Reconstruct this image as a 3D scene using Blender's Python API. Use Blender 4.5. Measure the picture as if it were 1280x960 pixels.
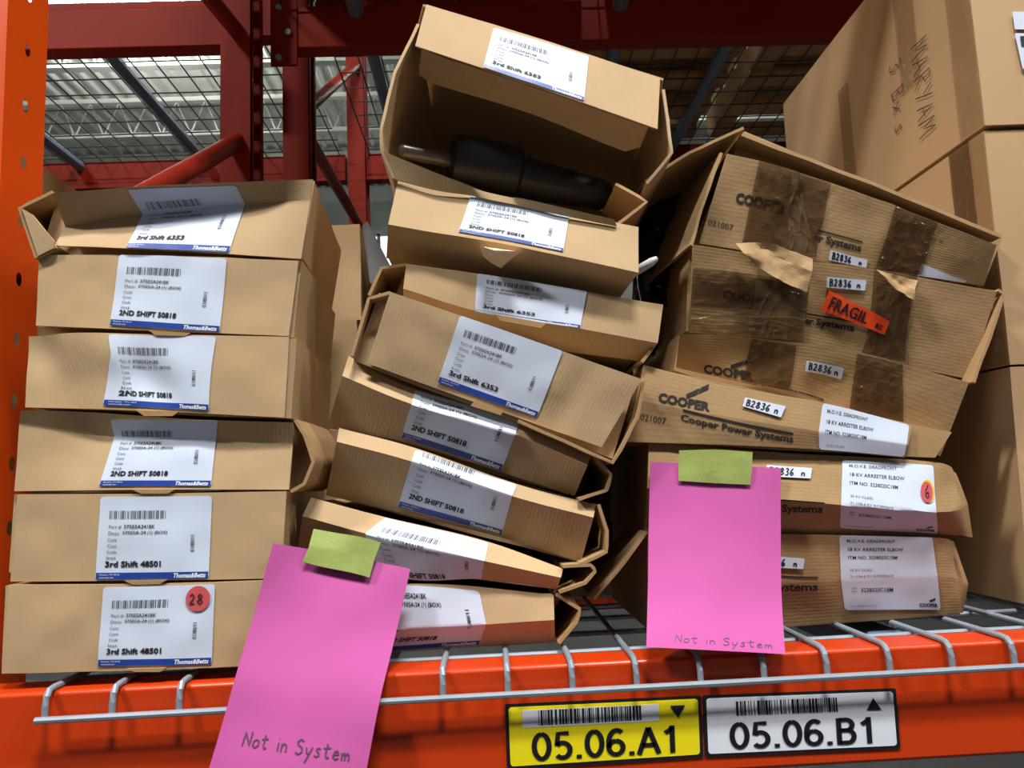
import bpy, bmesh, math, random
from mathutils import Vector, Matrix, noise
random.seed(7)
for o in list(bpy.data.objects): bpy.data.objects.remove(o)
SC = bpy.context.scene
COL = SC.collection
R = math.radians

# ------------------------------------------------------------------ camera
CAM_Z, CAM_Y = 1.60, -0.80
YAW, PITCH, ROLL, FPX = R(2.0), R(7.3), R(2.6), 960.0
fw = Vector((math.sin(YAW)*math.cos(PITCH), math.cos(YAW)*math.cos(PITCH), math.sin(PITCH)))
r0 = Vector((math.cos(YAW), -math.sin(YAW), 0)); u0 = r0.cross(fw)
rt = r0*math.cos(ROLL) - u0*math.sin(ROLL)
up = u0*math.cos(ROLL) + r0*math.sin(ROLL)
CO = Vector((0, CAM_Y, CAM_Z))
cam = bpy.data.objects.new('camera', bpy.data.cameras.new('camera')); COL.objects.link(cam)
cam.matrix_world = Matrix(((rt.x, up.x, -fw.x, CO.x), (rt.y, up.y, -fw.y, CO.y), (rt.z, up.z, -fw.z, CO.z), (0, 0, 0, 1)))
cam.data.sensor_width = 36; cam.data.lens = FPX/1280*36
cam.data.clip_start = 0.01
SC.camera = cam
def P(px, py, Y):
    """point of the photograph at world depth Y"""
    d = fw*FPX + rt*(px-640) - up*(py-480)
    return CO + d*((Y-CAM_Y)/d.y)
def proj(p):
    v = p-CO; z = v.dot(fw)
    return 640+FPX*v.dot(rt)/z, 480-FPX*v.dot(up)/z

# ------------------------------------------------------------------ light
w = bpy.data.worlds.new('World'); SC.world = w; w.use_nodes = True
bg = w.node_tree.nodes['Background']; bg.inputs[0].default_value = (.80, .84, .92, 1); bg.inputs[1].default_value = .10
SC.view_settings.view_transform = 'Standard'; SC.view_settings.look = 'None'
SC.view_settings.gamma = 1; SC.view_settings.use_curve_mapping = False
SC.view_settings.exposure = 0.0
LAMPS = [  # x, y, power: bay lights over the aisle, then the aisles behind
    (.45, -1.75, 340), (3.4, -2.2, 90), (-3.6, -2.5, 350), (5.4, -2.2, 120), (-3.75, 7.0, 35), (2.5, 7.0, 35), (-9.5, 7.0, 35)]
LAMP_Z = 6.4

# ------------------------------------------------------------------ helpers
def lin(c): return tuple(((v/255)/12.92 if v/255 <= .04045 else ((v/255+.055)/1.055)**2.4) for v in c)
MATS = {}
def mat(name, rgb, rough=.6, metal=0, var=0.0, vscale=8, bump=0.0, bscale=200, flute=None, spec=.5, emit=None, coat=0):
    if name in MATS: return MATS[name]
    m = bpy.data.materials.new(name); m.use_nodes = True; nt = m.node_tree; N = nt.nodes; L = nt.links
    b = N['Principled BSDF']; c = lin(rgb)
    b.inputs['Base Color'].default_value = (*c, 1); b.inputs['Roughness'].default_value = rough
    b.inputs['Metallic'].default_value = metal; b.inputs['Specular IOR Level'].default_value = spec
    b.inputs['Coat Weight'].default_value = coat
    geo = N.new('ShaderNodeNewGeometry')
    if var:
        n = N.new('ShaderNodeTexNoise'); n.inputs['Scale'].default_value = vscale; n.inputs['Detail'].default_value = 5
        L.new(geo.outputs['Position'], n.inputs['Vector'])
        r = N.new('ShaderNodeValToRGB')
        r.color_ramp.elements[0].position = .3; r.color_ramp.elements[1].position = .7
        r.color_ramp.elements[0].color = (*[v*(1-var) for v in c], 1); r.color_ramp.elements[1].color = (*[min(1, v*(1+var)) for v in c], 1)
        L.new(n.outputs['Fac'], r.inputs['Fac']); L.new(r.outputs['Color'], b.inputs['Base Color'])
    if bump:
        n2 = N.new('ShaderNodeTexNoise'); n2.inputs['Scale'].default_value = bscale; n2.inputs['Detail'].default_value = 4
        L.new(geo.outputs['Position'], n2.inputs['Vector'])
        h = n2.outputs['Fac']
        if flute:
            uv = N.new('ShaderNodeUVMap'); wv = N.new('ShaderNodeTexWave'); wv.bands_direction = flute[0]
            wv.inputs['Scale'].default_value = flute[1]; wv.inputs['Distortion'].default_value = 1.5; wv.inputs['Detail'].default_value = 2
            L.new(uv.outputs['UV'], wv.inputs['Vector'])
            mx = N.new('ShaderNodeMath'); mx.operation = 'MULTIPLY_ADD'; mx.inputs[1].default_value = flute[2]
            L.new(wv.outputs['Fac'], mx.inputs[0]); L.new(h, mx.inputs[2]); h = mx.outputs[0]
        bp = N.new('ShaderNodeBump'); bp.inputs['Strength'].default_value = bump; bp.inputs['Distance'].default_value = .001
        L.new(h, bp.inputs['Height']); L.new(bp.outputs['Normal'], b.inputs['Normal'])
    if emit:
        b.inputs['Emission Color'].default_value = (*lin(emit[0]), 1); b.inputs['Emission Strength'].default_value = emit[1]
    MATS[name] = m; return m
def clear_mat(name, rgb, alpha, rough=.12):
    m = bpy.data.materials.new(name); m.use_nodes = True; nt = m.node_tree; N = nt.nodes; L = nt.links
    N.remove(N['Principled BSDF']); out = N['Material Output']
    t = N.new('ShaderNodeBsdfTransparent'); t.inputs[0].default_value = (*[.80+.2*v for v in lin(rgb)], 1)
    p = N.new('ShaderNodeBsdfPrincipled'); p.inputs['Base Color'].default_value = (*lin(rgb), 1); p.inputs['Roughness'].default_value = rough
    n = N.new('ShaderNodeTexNoise'); n.inputs['Scale'].default_value = 45; n.inputs['Detail'].default_value = 3; n.inputs['Distortion'].default_value = 1.2
    g = N.new('ShaderNodeNewGeometry'); L.new(g.outputs['Position'], n.inputs['Vector'])
    bp = N.new('ShaderNodeBump'); bp.inputs['Strength'].default_value = .7; bp.inputs['Distance'].default_value = .004
    L.new(n.outputs['Fac'], bp.inputs['Height']); L.new(bp.outputs['Normal'], p.inputs['Normal'])
    mx = N.new('ShaderNodeMixShader'); mx.inputs[0].default_value = alpha
    L.new(t.outputs[0], mx.inputs[1]); L.new(p.outputs[0], mx.inputs[2]); L.new(mx.outputs[0], out.inputs['Surface'])
    MATS[name] = m; return m

CARD = mat('cardboard', (188, 159, 120), .75, var=.08, vscale=9, bump=.25, bscale=160, flute=('X', 70, .25), spec=.25)
CARDH = mat('cardboard_ribbed', (170, 139, 98), .72, var=.12, vscale=10, bump=.4, bscale=120, flute=('Y', 75, .13), spec=.25)
CARDB = mat('cardboard_large_carton', (184, 152, 112), .7, var=.07, vscale=4, bump=.2, bscale=90, spec=.3)
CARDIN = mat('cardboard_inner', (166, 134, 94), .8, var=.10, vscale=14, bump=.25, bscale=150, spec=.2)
TORN = mat('cardboard_torn', (240, 214, 178), .85, var=.12, vscale=60, bump=.5, bscale=300, spec=.1)
PAPER = mat('label_white', (210, 220, 238), .5, bump=.06, bscale=60, spec=.25)
INK = mat('ink_black', (22, 22, 26), .6)
INKG = mat('ink_grey', (88, 90, 96), .6)
INKP = mat('ink_pencil', (84, 62, 84), .6)
INKC = mat('print_on_carton', (40, 34, 30), .7, var=.25, vscale=90)
MARK = mat('marker_brown', (74, 50, 40), .6)
BLUE = mat('band_blue', (32, 66, 150), .4)
WHITE = mat('print_white', (235, 238, 245), .5)
RED = mat('sticker_red', (206, 86, 92), .5)
ORED = mat('sticker_orange_yellow', (238, 190, 60), .5)
ORANGE = mat('sticker_fluorescent_orange', (255, 84, 30), .45)
PINK = mat('paper_pink', (190, 88, 155), .7, var=.03, vscale=5, bump=.05, bscale=200, spec=.2)
GREEN = mat('tape_green', (146, 160, 86), .6, var=.12, vscale=30, bump=.4, bscale=220, spec=.3)
BEAM = mat('paint_orange', (198, 58, 8), .32, var=.06, vscale=5, bump=.05, bscale=40, spec=.5)
POST = mat('paint_orange_upright', (214, 76, 6), .35, var=.05, vscale=6, spec=.5)
REDP = mat('rack_dark_red', (120, 30, 16), .5, var=.15, vscale=4, spec=.10)  # dark red of the rear posts, braces and most rear beams
WIRE = mat('wire_grey_zinc', (140, 150, 160), .42, metal=.15, var=.08, vscale=40)
WIRED = mat('wire_dark', (62, 68, 72), .5, metal=.4)
CHAN = mat('channel_blue_grey', (104, 124, 146), .45, metal=.3)
CEIL = mat('ceiling_white', (226, 228, 218), .7)
WALL = mat('wall_pale', (188, 192, 188), .8, var=.05, vscale=1)
FLOOR = mat('floor_concrete', (62, 62, 63), .6, var=.15, vscale=2, bump=.1, bscale=20)
WOOD = mat('pallet_wood', (166, 134, 92), .8, var=.22, vscale=7, bump=.4, bscale=60, spec=.2)
BLACK = mat('rubber_black', (30, 30, 33), .42, bump=.2, bscale=90)
RODM = mat('rod_grey', (128, 120, 116), .35, metal=.5)
YELLOW = mat('sign_yellow', (240, 222, 22), .4)
SIGNW = mat('sign_white', (226, 230, 240), .4)
SIGNK = mat('sign_black', (20, 22, 24), .4)
BAG = mat('bag_black_plastic', (38, 33, 30), .22, var=.4, vscale=30, bump=.9, bscale=40, coat=.4)
TUBE = mat('tube_white_plastic', (200, 206, 204), .25)
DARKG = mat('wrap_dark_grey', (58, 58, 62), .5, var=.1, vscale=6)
GREY = mat('board_grey', (120, 124, 130), .6)
LAMPM = mat('lamp_glow', (255, 255, 255), .5, emit=((250, 250, 255), 12))
WINM = mat('window_daylight', (255, 255, 255), .5, emit=((225, 245, 240), 1.6))
TAPE = clear_mat('tape_brown_clear', (104, 72, 44), .26, .16)
TAPEC = clear_mat('tape_clear', (190, 165, 130), .10, .06)

def mesh_obj(name, verts, faces, m, parent=None, uv=None, smooth=35):
    me = bpy.data.meshes.new(name)
    o = bpy.data.objects.new(name, me); COL.objects.link(o)
    off = Vector((0, 0, 0))
    if parent is not None:
        o.parent = parent
        q = parent
        while q is not None: off = off + q.location; q = q.parent
    else:
        # a thing's own origin sits at the middle of its base
        xs = [v[0] for v in verts]; ys = [v[1] for v in verts]; zs = [v[2] for v in verts]
        off = Vector(((min(xs)+max(xs))/2, (min(ys)+max(ys))/2, min(zs))); o.location = off
    me.from_pydata([Vector(v)-off for v in verts], [], faces)
    me.materials.append(m)
    if uv:
        ul = me.uv_layers.new(name='UVMap')
        for l in me.loops: ul.data[l.index].uv = uv[l.vertex_index]
    bm = bmesh.new(); bm.from_mesh(me); bmesh.ops.recalc_face_normals(bm, faces=bm.faces); bm.to_mesh(me); bm.free()
    if smooth:
        for p in me.polygons: p.use_smooth = True
        me.set_sharp_from_angle(angle=R(smooth))
    return o
def tag(o, label, cat, group=None):
    o['label'] = label; o['category'] = cat
    if group: o['group'] = group
    return o
def thing(name, loc, label, cat, group=None):
    o = bpy.data.objects.new(name, None); o.empty_display_size = .05; COL.objects.link(o); o.location = loc
    return tag(o, label, cat, group)
def struct(o): o['kind'] = 'structure'; return o

class MB:
    def __init__(s): s.v = []; s.f = []; s.uv = []
    def add(s, vs, fs, uvs=None):
        b = len(s.v); s.v += [Vector(v) for v in vs]; s.f += [tuple(i+b for i in f) for f in fs]
        s.uv += uvs if uvs else [(0, 0)]*len(vs)
    def box(s, a, b):
        (x0, y0, z0), (x1, y1, z1) = a, b
        s.add([(x0,y0,z0),(x1,y0,z0),(x1,y1,z0),(x0,y1,z0),(x0,y0,z1),(x1,y0,z1),(x1,y1,z1),(x0,y1,z1)],
              [(0,3,2,1),(4,5,6,7),(0,1,5,4),(1,2,6,5),(2,3,7,6),(3,0,4,7)])
    def tube(s, pts, r, n=8, caps=True):
        pts = [Vector(p) for p in pts]; rings = []; b = len(s.v)
        ref = Vector((0.31, 0.17, 0.93))
        for i, p in enumerate(pts):
            d = (pts[min(i+1, len(pts)-1)]-pts[max(i-1, 0)]).normalized()
            x = d.cross(ref)
            if x.length < .05: x = d.cross(Vector((1, 0, 0)))
            x.normalize(); y = d.cross(x)
            rr = r[i] if isinstance(r, (list, tuple)) else r
            s.v += [p + x*(rr*math.cos(2*math.pi*k/n)) + y*(rr*math.sin(2*math.pi*k/n)) for k in range(n)]
            s.uv += [(0, 0)]*n
        for i in range(len(pts)-1):
            for k in range(n):
                k2 = (k+1) % n
                s.f.append((b+i*n+k, b+i*n+k2, b+(i+1)*n+k2, b+(i+1)*n+k))
        if caps:
            s.f.append(tuple(b+k for k in range(n))[::-1]); s.f.append(tuple(b+(len(pts)-1)*n+k for k in range(n)))
    def build(s, name, m, parent=None, smooth=35): return mesh_obj(name, s.v, s.f, m, parent, s.uv, smooth)
def bevel(o, w, seg=2):
    md = o.modifiers.new('bevel', 'BEVEL'); md.width = w; md.segments = seg; md.limit_method = 'ANGLE'; md.angle_limit = R(40)
    return o

# ---- surfaces: rows of photo points at a depth, with dents
class Surf:
    def __init__(s, rows, Y0=0, dents=(), rough=.0012, freq=9, seed=0, world=False, smooth=False):
        s.rows = []; s.smooth = smooth
        for row in rows:
            pts = [Vector(q) if world else P(q[0], q[1], Y0+(q[2] if len(q) > 2 else 0)) for q in row]
            acc = [0]
            for a, b in zip(pts, pts[1:]): acc.append(acc[-1]+(b-a).length)
            s.rows.append((pts, s.rows[0][1] if s.rows and len(s.rows[0][0]) == len(pts) else [a/acc[-1] for a in acc]))
        h = [0]
        for i in range(len(rows)-1): h.append(h[-1]+(s.row(i, .5)-s.row(i+1, .5)).length)
        s.ts = [x/h[-1] for x in h]; s.H = h[-1]; s.W = (s.row(0, 0)-s.row(0, 1)).length
        s.dents = dents; s.rough = rough; s.freq = freq; s.off = Vector((seed*3.7, seed*1.3, seed*.7)); s.out = Vector((0, -1, 0))
    def row(s, i, a):
        pts, ac = s.rows[i]
        a = min(max(a, 0), 1)
        for k in range(len(pts)-1):
            if a <= ac[k+1] or k == len(pts)-2:
                f = (a-ac[k])/(ac[k+1]-ac[k])
                if len(pts) > 2:      # Catmull-Rom along the row
                    p0 = pts[k-1] if k > 0 else pts[k]*2-pts[k+1]; p3 = pts[k+2] if k+2 < len(pts) else pts[k+1]*2-pts[k]
                    p1, p2 = pts[k], pts[k+1]
                    return .5*((2*p1)+(p2-p0)*f+(2*p0-5*p1+4*p2-p3)*f*f+(3*p1-p0-3*p2+p3)*f**3)
                return pts[k].lerp(pts[k+1], f)
    def base(s, a, b):
        b = min(max(b, 0), 1)
        for k in range(len(s.ts)-1):
            if b <= s.ts[k+1] or k == len(s.ts)-2:
                f = (b-s.ts[k])/(s.ts[k+1]-s.ts[k]); p1, p2 = s.row(k, a), s.row(k+1, a)
                if not s.smooth: return p1.lerp(p2, f)
                p0 = s.row(k-1, a) if k > 0 else p1*2-p2; p3 = s.row(k+2, a) if k+2 < len(s.ts) else p2*2-p1
                return .5*((2*p1)+(p2-p0)*f+(2*p0-5*p1+4*p2-p3)*f*f+(3*p1-p0-3*p2+p3)*f**3)
    def pt(s, a, b, off=0):
        p = s.base(a, b); dy = 0
        for (a0, b0, ra, rb, amp) in s.dents:
            q = ((a-a0)/ra)**2+((b-b0)/rb)**2
            if q < 6: dy += amp*math.exp(-q)
        if s.rough: dy += s.rough*(noise.noise(p*s.freq+s.off)+.45*noise.noise(p*s.freq*3.1+s.off*2))
        return p + Vector((0, dy, 0)) + s.out*off
    def inv(s, px, py):
        best = None
        for i in range(25):
            for j in range(13):
                x, y = proj(s.base(i/24, j/12)); e = (x-px)**2+(y-py)**2
                if best is None or e < best[0]: best = (e, i/24, j/12)
        _, a, b = best
        for st in (.04, .02, .01, .005, .0025, .0012, .0006):
            go = True
            while go:
                go = False
                for da, db in ((st, 0), (-st, 0), (0, st), (0, -st)):
                    a2 = min(max(a+da, 0), 1); b2 = min(max(b+db, 0), 1)
                    x, y = proj(s.base(a2, b2)); e = (x-px)**2+(y-py)**2
                    if e < best[0]-1e-9: best = (e, a2, b2); a, b = a2, b2; go = True
        return a, b
    def sub(s, quad, v0=0., v1=1.): return Patch(s, [s.inv(*q) for q in quad], v0, v1)
class Patch:
    """a label's own u, v inside a quad of a surface; v0..v1 is the slice of the label that shows"""
    def __init__(s, S, st, v0=0, v1=1):
        s.S, s.st, s.v0, s.v1 = S, st, v0, v1
        s.W = (s.pt(0, (v0+v1)/2)-s.pt(1, (v0+v1)/2)).length; s.H = (s.pt(.5, v0)-s.pt(.5, v1)).length/(v1-v0)
    def pt(s, u, v, off=0):
        t = (v-s.v0)/(s.v1-s.v0); (a0, b0), (a1, b1), (a2, b2), (a3, b3) = s.st
        a = (a0*(1-u)+a1*u)*(1-t)+(a3*(1-u)+a2*u)*t; b = (b0*(1-u)+b1*u)*(1-t)+(b3*(1-u)+b2*u)*t
        return s.S.pt(a, b, off)
class Flat:
    """plane from three world points: origin (top left), along u, along v"""
    def __init__(s, o, eu, ev, out):
        s.o, s.eu, s.ev, s.out = Vector(o), Vector(eu), Vector(ev), Vector(out); s.W = s.eu.length; s.H = s.ev.length; s.v0, s.v1 = 0, 1
    def pt(s, u, v, off=0): return s.o+s.eu*u+s.ev*v+s.out*off

def sheet(name, S, m, parent=None, nu=40, nv=16, thick=.003, off=0, a=(0, 1), b=(0, 1), smooth=30, back=Vector((0, 1, 0))):
    bs = [b[0]+(b[1]-b[0])*j/nv for j in range(nv+1)]
    if hasattr(S, 'ts'): bs = sorted(set(bs) | {t for t in S.ts if b[0] < t < b[1]})
    V = []; UV = []; F = []
    n1 = nu+1; n2 = len(bs)
    for k in (0, 1):
        for t in bs:
            for i in range(n1):
                q = a[0]+(a[1]-a[0])*i/nu
                V.append(S.pt(q, t, off)+back*(thick*k)); UV.append((q*S.W, t*S.H))
    T = n1*n2
    for j in range(n2-1):
        for i in range(nu):
            q = (j*n1+i, j*n1+i+1, (j+1)*n1+i+1, (j+1)*n1+i)
            F.append(q); F.append(tuple(x+T for x in q[::-1]))
    ring = [i for i in range(n1)]+[j*n1+nu for j in range(1, n2)]+[(n2-1)*n1+i for i in range(nu-1, -1, -1)]+[j*n1 for j in range(n2-2, 0, -1)]
    for x, y in zip(ring, ring[1:]+ring[:1]): F.append((x, x+T, y+T, y))
    return mesh_obj(name, V, F, m, parent, UV, smooth)
def card(name, S, m, parent, off=.001, corner=.05, nu=40, thick=.0005):
    """a paper label or sticker with rounded corners lying on S"""
    v0, v1 = S.v0, S.v1; r = corner; asp = S.W/S.H; V = []; F = []; rows = []
    ins = [0, .08, .3, .6, 1]
    bs = [v0+r*x for x in ins]+[v0+r+(v1-v0-2*r)*k/28 for k in range(1, 28)]+[v1-r*x for x in ins[::-1]]
    for k in (0, 1):
        for t in bs:
            e = min(t-v0, v1-t); mrg = 0
            if e < r: mrg = (r-math.sqrt(max(0, r*r-(r-e)**2)))/asp
            for i in range(nu+1): V.append(S.pt(mrg+(1-2*mrg)*i/nu, t, off-thick*k))
    n1 = nu+1; n2 = len(bs); T = n1*n2
    for j in range(n2-1):
        for i in range(nu):
            q = (j*n1+i, j*n1+i+1, (j+1)*n1+i+1, (j+1)*n1+i); F.append(q); F.append(tuple(x+T for x in q[::-1]))
    ring = list(range(n1))+[j*n1+nu for j in range(1, n2)]+[(n2-1)*n1+i for i in range(nu-1, -1, -1)]+[j*n1 for j in range(n2-2, 0, -1)]
    for x, y in zip(ring, ring[1:]+ring[:1]): F.append((x, x+T, y+T, y))
    return mesh_obj(name, V, F, m, parent)
def disc(name, S, u, v, r, m, parent, off, hole=0):
    V = [S.pt(u, v, off)]; n = 28
    for k in range(n): V.append(S.pt(u+r/S.W*math.cos(2*math.pi*k/n), v+r/S.H*math.sin(2*math.pi*k/n), off))
    return mesh_obj(name, V, [(0, k+1, (k+1) % n+1) for k in range(n)], m, parent)
def poly(name, pts, m, parent=None, D=Vector((0, .003, 0)), seg=1):
    n = len(pts); V = []; F = []
    for k in range(seg+1): V += [Vector(p)+D*(k/seg) for p in pts]
    F.append(tuple(range(n))); F.append(tuple(range(n*seg, n*seg+n))[::-1])
    for k in range(seg):
        for i in range(n): F.append((k*n+i, (k+1)*n+i, (k+1)*n+(i+1) % n, k*n+(i+1) % n))
    return mesh_obj(name, V, F, m, parent, None, 20)
def strip(name, pts, D, m, parent, thick=.0035, nseg=6, rough=.0015, side=1):
    """a bent board: the polyline PTS (world) swept along D, THICK wide across"""
    sub = []
    for p, q in zip(pts, pts[1:]):
        for k in range(4): sub.append(Vector(p).lerp(Vector(q), k/4))
    sub.append(Vector(pts[-1])); V = []; F = []; n = len(sub)
    for j in range(nseg+1):
        for i, p in enumerate(sub):
            d = (sub[min(i+1, n-1)]-sub[max(i-1, 0)]); nr = Vector((-d.z, 0, d.x)).normalized()*thick*side
            q = p+D*(j/nseg); q = q+Vector((noise.noise(q*25), 0, noise.noise(q*25+Vector((9, 9, 9)))))*rough
            V += [q, q+nr]
    def ix(j, i, k): return (j*n+i)*2+k
    for j in range(nseg):
        for i in range(n-1):
            F.append((ix(j, i, 0), ix(j, i+1, 0), ix(j+1, i+1, 0), ix(j+1, i, 0))); F.append((ix(j, i, 1), ix(j+1, i, 1), ix(j+1, i+1, 1), ix(j, i+1, 1)))
        for i in (0, n-1): F.append((ix(j, i, 0), ix(j+1, i, 0), ix(j+1, i, 1), ix(j, i, 1)))
    for j in (0, nseg):
        for i in range(n-1): F.append((ix(j, i, 0), ix(j, i, 1), ix(j, i+1, 1), ix(j, i+1, 0)))
    return mesh_obj(name, V, F, m, parent, None, 40)
def hull(name, quad, D, m, parent, n=10, rough=.0015, zmin=None, freq=11, bulge=0):
    """closed carton body: front quad (world TL, TR, BR, BL) carried back along D"""
    TL, TR, BR, BL = [Vector(q) for q in quad]; V = []; F = []; UV = []; key = {}
    def vid(i, j, k):
        t = (i, j, k)
        if t not in key:
            a, b, c = i/n, j/n, k/n
            p = (TL*(1-a)+TR*a)*(1-b)+(BL*(1-a)+BR*a)*b+D*c
            q = p+Vector((noise.noise(p*freq), noise.noise(p*freq+Vector((5, 1, 2))), noise.noise(p*freq+Vector((1, 7, 3)))))*rough
            if bulge: q += Vector(((a-.5)*2*math.sin(math.pi*b)*math.sin(math.pi*c)*bulge, 0, 0))
            if zmin is not None: q.z = max(q.z, zmin)
            key[t] = len(V); V.append(q); UV.append(((a+c)*.3, (b+c)*.1))
        return key[t]
    for x in range(n):
        for y in range(n):
            for s in (0, n):
                F.append((vid(x, y, s), vid(x+1, y, s), vid(x+1, y+1, s), vid(x, y+1, s)))
                F.append((vid(s, x, y), vid(s, x+1, y), vid(s, x+1, y+1), vid(s, x, y+1)))
                F.append((vid(x, s, y), vid(x+1, s, y), vid(x+1, s, y+1), vid(x, s, y+1)))
    return mesh_obj(name, V, F, m, parent, UV, 40)

# ---- lettering
_TXT = {}
def glyphs(t, bold=0., shear=0.):
    k = (t, bold, shear)
    if k not in _TXT:
        c = bpy.data.curves.new('t', 'FONT'); c.body = t; c.offset = bold; c.shear = shear; c.resolution_u = 2
        o = bpy.data.objects.new('t', c); COL.objects.link(o); bpy.context.view_layer.update()
        me = o.evaluated_get(bpy.context.evaluated_depsgraph_get()).to_mesh()
        vs = [(v.co.x, v.co.y) for v in me.vertices]; fs = [tuple(p.vertices) for p in me.polygons]
        bpy.data.objects.remove(o); bpy.data.curves.remove(c)
        x0 = min(v[0] for v in vs); x1 = max(v[0] for v in vs); y0 = min(v[1] for v in vs); y1 = max(v[1] for v in vs)
        _TXT[k] = ([((x-x0)/(x1-x0), (y-y0)/(y1-y0)) for x, y in vs], fs)
    return _TXT[k]
def put_text(mb, S, t, u0, v0, u1, v1, off=.0015, bold=0., shear=0., rot=False):
    if v0 < S.v0-.001 or v1 > S.v1+.001: return
    vs, fs = glyphs(t, bold, shear)
    if rot: pts = [S.pt(u0+(u1-u0)*y, v0+(v1-v0)*x, off) for x, y in vs]
    else: pts = [S.pt(u0+(u1-u0)*x, v1-(v1-v0)*y, off) for x, y in vs]
    mb.add(pts, fs)
def put_rect(mb, S, u0, v0, u1, v1, off=.0016, nu=1):
    if v1 <= S.v0 or v0 >= S.v1: return
    v0 = max(v0, S.v0); v1 = min(v1, S.v1)
    b = [S.pt(u0+(u1-u0)*i/nu, v0, off) for i in range(nu+1)]+[S.pt(u0+(u1-u0)*i/nu, v1, off) for i in range(nu+1)]
    mb.add(b, [(i, i+1, nu+2+i, nu+1+i) for i in range(nu)])
def put_bars(mb, S, u0, v0, u1, v1, n, off=.0013, seed=1):
    rng = random.Random(seed); ws = [rng.choice((1, 1, 2, 3)) for _ in range(2*n)]; tot = sum(ws); x = 0
    for i, wd in enumerate(ws):
        if i % 2 == 0: put_rect(mb, S, u0+(u1-u0)*x/tot, v0, u0+(u1-u0)*(x+wd)/tot, v1, off)
        x += wd
STROKES = {  # pen strokes in a unit cell, y up
 'N': [[(0,0),(.05,.98),(.7,.02),(.72,1)]], 'o': [[(.35,.55),(.08,.4),(.05,.12),(.3,0),(.6,.15),(.6,.42),(.35,.55)]],
 't': [[(.3,.95),(.28,.2),(.42,0),(.6,.1)],[(0,.6),(.65,.68)]], 'i': [[(.25,.55),(.25,.0)],[(.25,.78),(.28,.82)]],
 'n': [[(.05,.55),(.08,0)],[(.08,.35),(.3,.55),(.52,.4),(.55,0)]], 'S': [[(.7,.85),(.4,1),(.1,.8),(.25,.58),(.6,.42),(.65,.15),(.35,0),(.05,.12)]],
 'y': [[(.05,.5),(.15,.15),(.4,.12)],[(.6,.55),(.4,.1),(.1,-.45)]], 's': [[(.5,.5),(.25,.55),(.12,.42),(.4,.25),(.42,.08),(.2,0),(.02,.08)]],
 'e': [[(.08,.28),(.55,.34),(.4,.55),(.12,.45),(.05,.15),(.3,0),(.58,.1)]], 'm': [[(.0,.5),(.05,0)],[(.05,.3),(.2,.5),(.32,.35),(.33,0)],[(.33,.3),(.5,.5),(.65,.35),(.68,0)]],
 'M': [[(0,0),(.12,1),(.4,.3),(.68,1),(.8,0)]], 'A': [[(0,0),(.35,1),(.7,0)],[(.12,.38),(.6,.4)]],
 'R': [[(.08,0),(.1,1),(.55,.95),(.6,.65),(.12,.5),(.7,0)]], 'Y': [[(0,1),(.35,.5)],[(.7,1),(.2,0)]],
 '3': [[(.1,.9),(.4,1),(.6,.8),(.3,.55),(.62,.35),(.45,.02),(.05,.08)]], 'B': [[(.1,0),(.12,1)],[(.0,.98),(.5,.95),(.55,.7),(.15,.52),(.62,.4),(.6,.08),(.0,0)]],
 'x': [[(.05,.55),(.55,0)],[(.55,.55),(.02,-.02)]], '.': [[(.1,.05),(.16,.0)]],
 '2': [[(.05,.8),(.3,1),(.55,.8),(.45,.5),(.05,.02),(.65,.05)]], '8': [[(.35,.52),(.1,.75),(.35,1),(.58,.76),(.35,.52),(.05,.25),(.35,0),(.65,.25),(.35,.52)]],
 '6': [[(.5,1),(.15,.6),(.08,.2),(.35,0),(.6,.2),(.45,.45),(.12,.3)]]}
def put_pen(mb, S, t, u0, v0, hv, wpen, adv=1.0, off=.0016, slope=0., rot=False, jit=.03, seed=3, width=None):
    """handwriting: v0 the base line, hv the capital height in v; sizes in metres follow from S.W, S.H"""
    rng = random.Random(seed); h = hv*(S.W if rot else S.H); x = 0
    if width:
        adv = width/sum(h*.5 if c == ' ' else h*(max(p[0] for q in STROKES[c] for p in q)*.85+.22) for c in t)
    for ch in t:
        if ch == ' ': x += h*.5*adv; continue
        for st in STROKES[ch]:
            P2 = []
            for (a, b), (c, d) in zip(st, st[1:]):
                for k in range(3): P2.append((a+(c-a)*k/3, b+(d-b)*k/3))
            P2.append(st[-1])
            P2 = [(x+a*h*.85*adv+rng.uniform(-jit, jit)*h*.3, b*h+slope*x+rng.uniform(-jit, jit)*h*.3) for a, b in P2]
            vs = []; n = len(P2)
            for i, (a, b) in enumerate(P2):
                dx = P2[min(i+1, n-1)][0]-P2[max(i-1, 0)][0]; dy = P2[min(i+1, n-1)][1]-P2[max(i-1, 0)][1]; l = math.hypot(dx, dy) or 1
                for sg in (1, -1):
                    q = (a-dy/l*wpen*sg, b+dx/l*wpen*sg)
                    vs.append(S.pt(u0+q[1]/S.W, v0+q[0]/S.H, off) if rot else S.pt(u0+q[0]/S.W, v0-q[1]/S.H, off))
            mb.add(vs, [(2*i, 2*i+1, 2*i+3, 2*i+2) for i in range(n-1)])
        wd = max(p[0] for s_ in STROKES[ch] for p in s_)
        x += h*(wd*.85+.22)*adv
def arc(cx, cy, rx, ry, a0, a1, n=18): return [(cx+rx*math.cos(R(a0+(a1-a0)*i/n)), cy+ry*math.sin(R(a0+(a1-a0)*i/n))) for i in range(n+1)]
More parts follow.
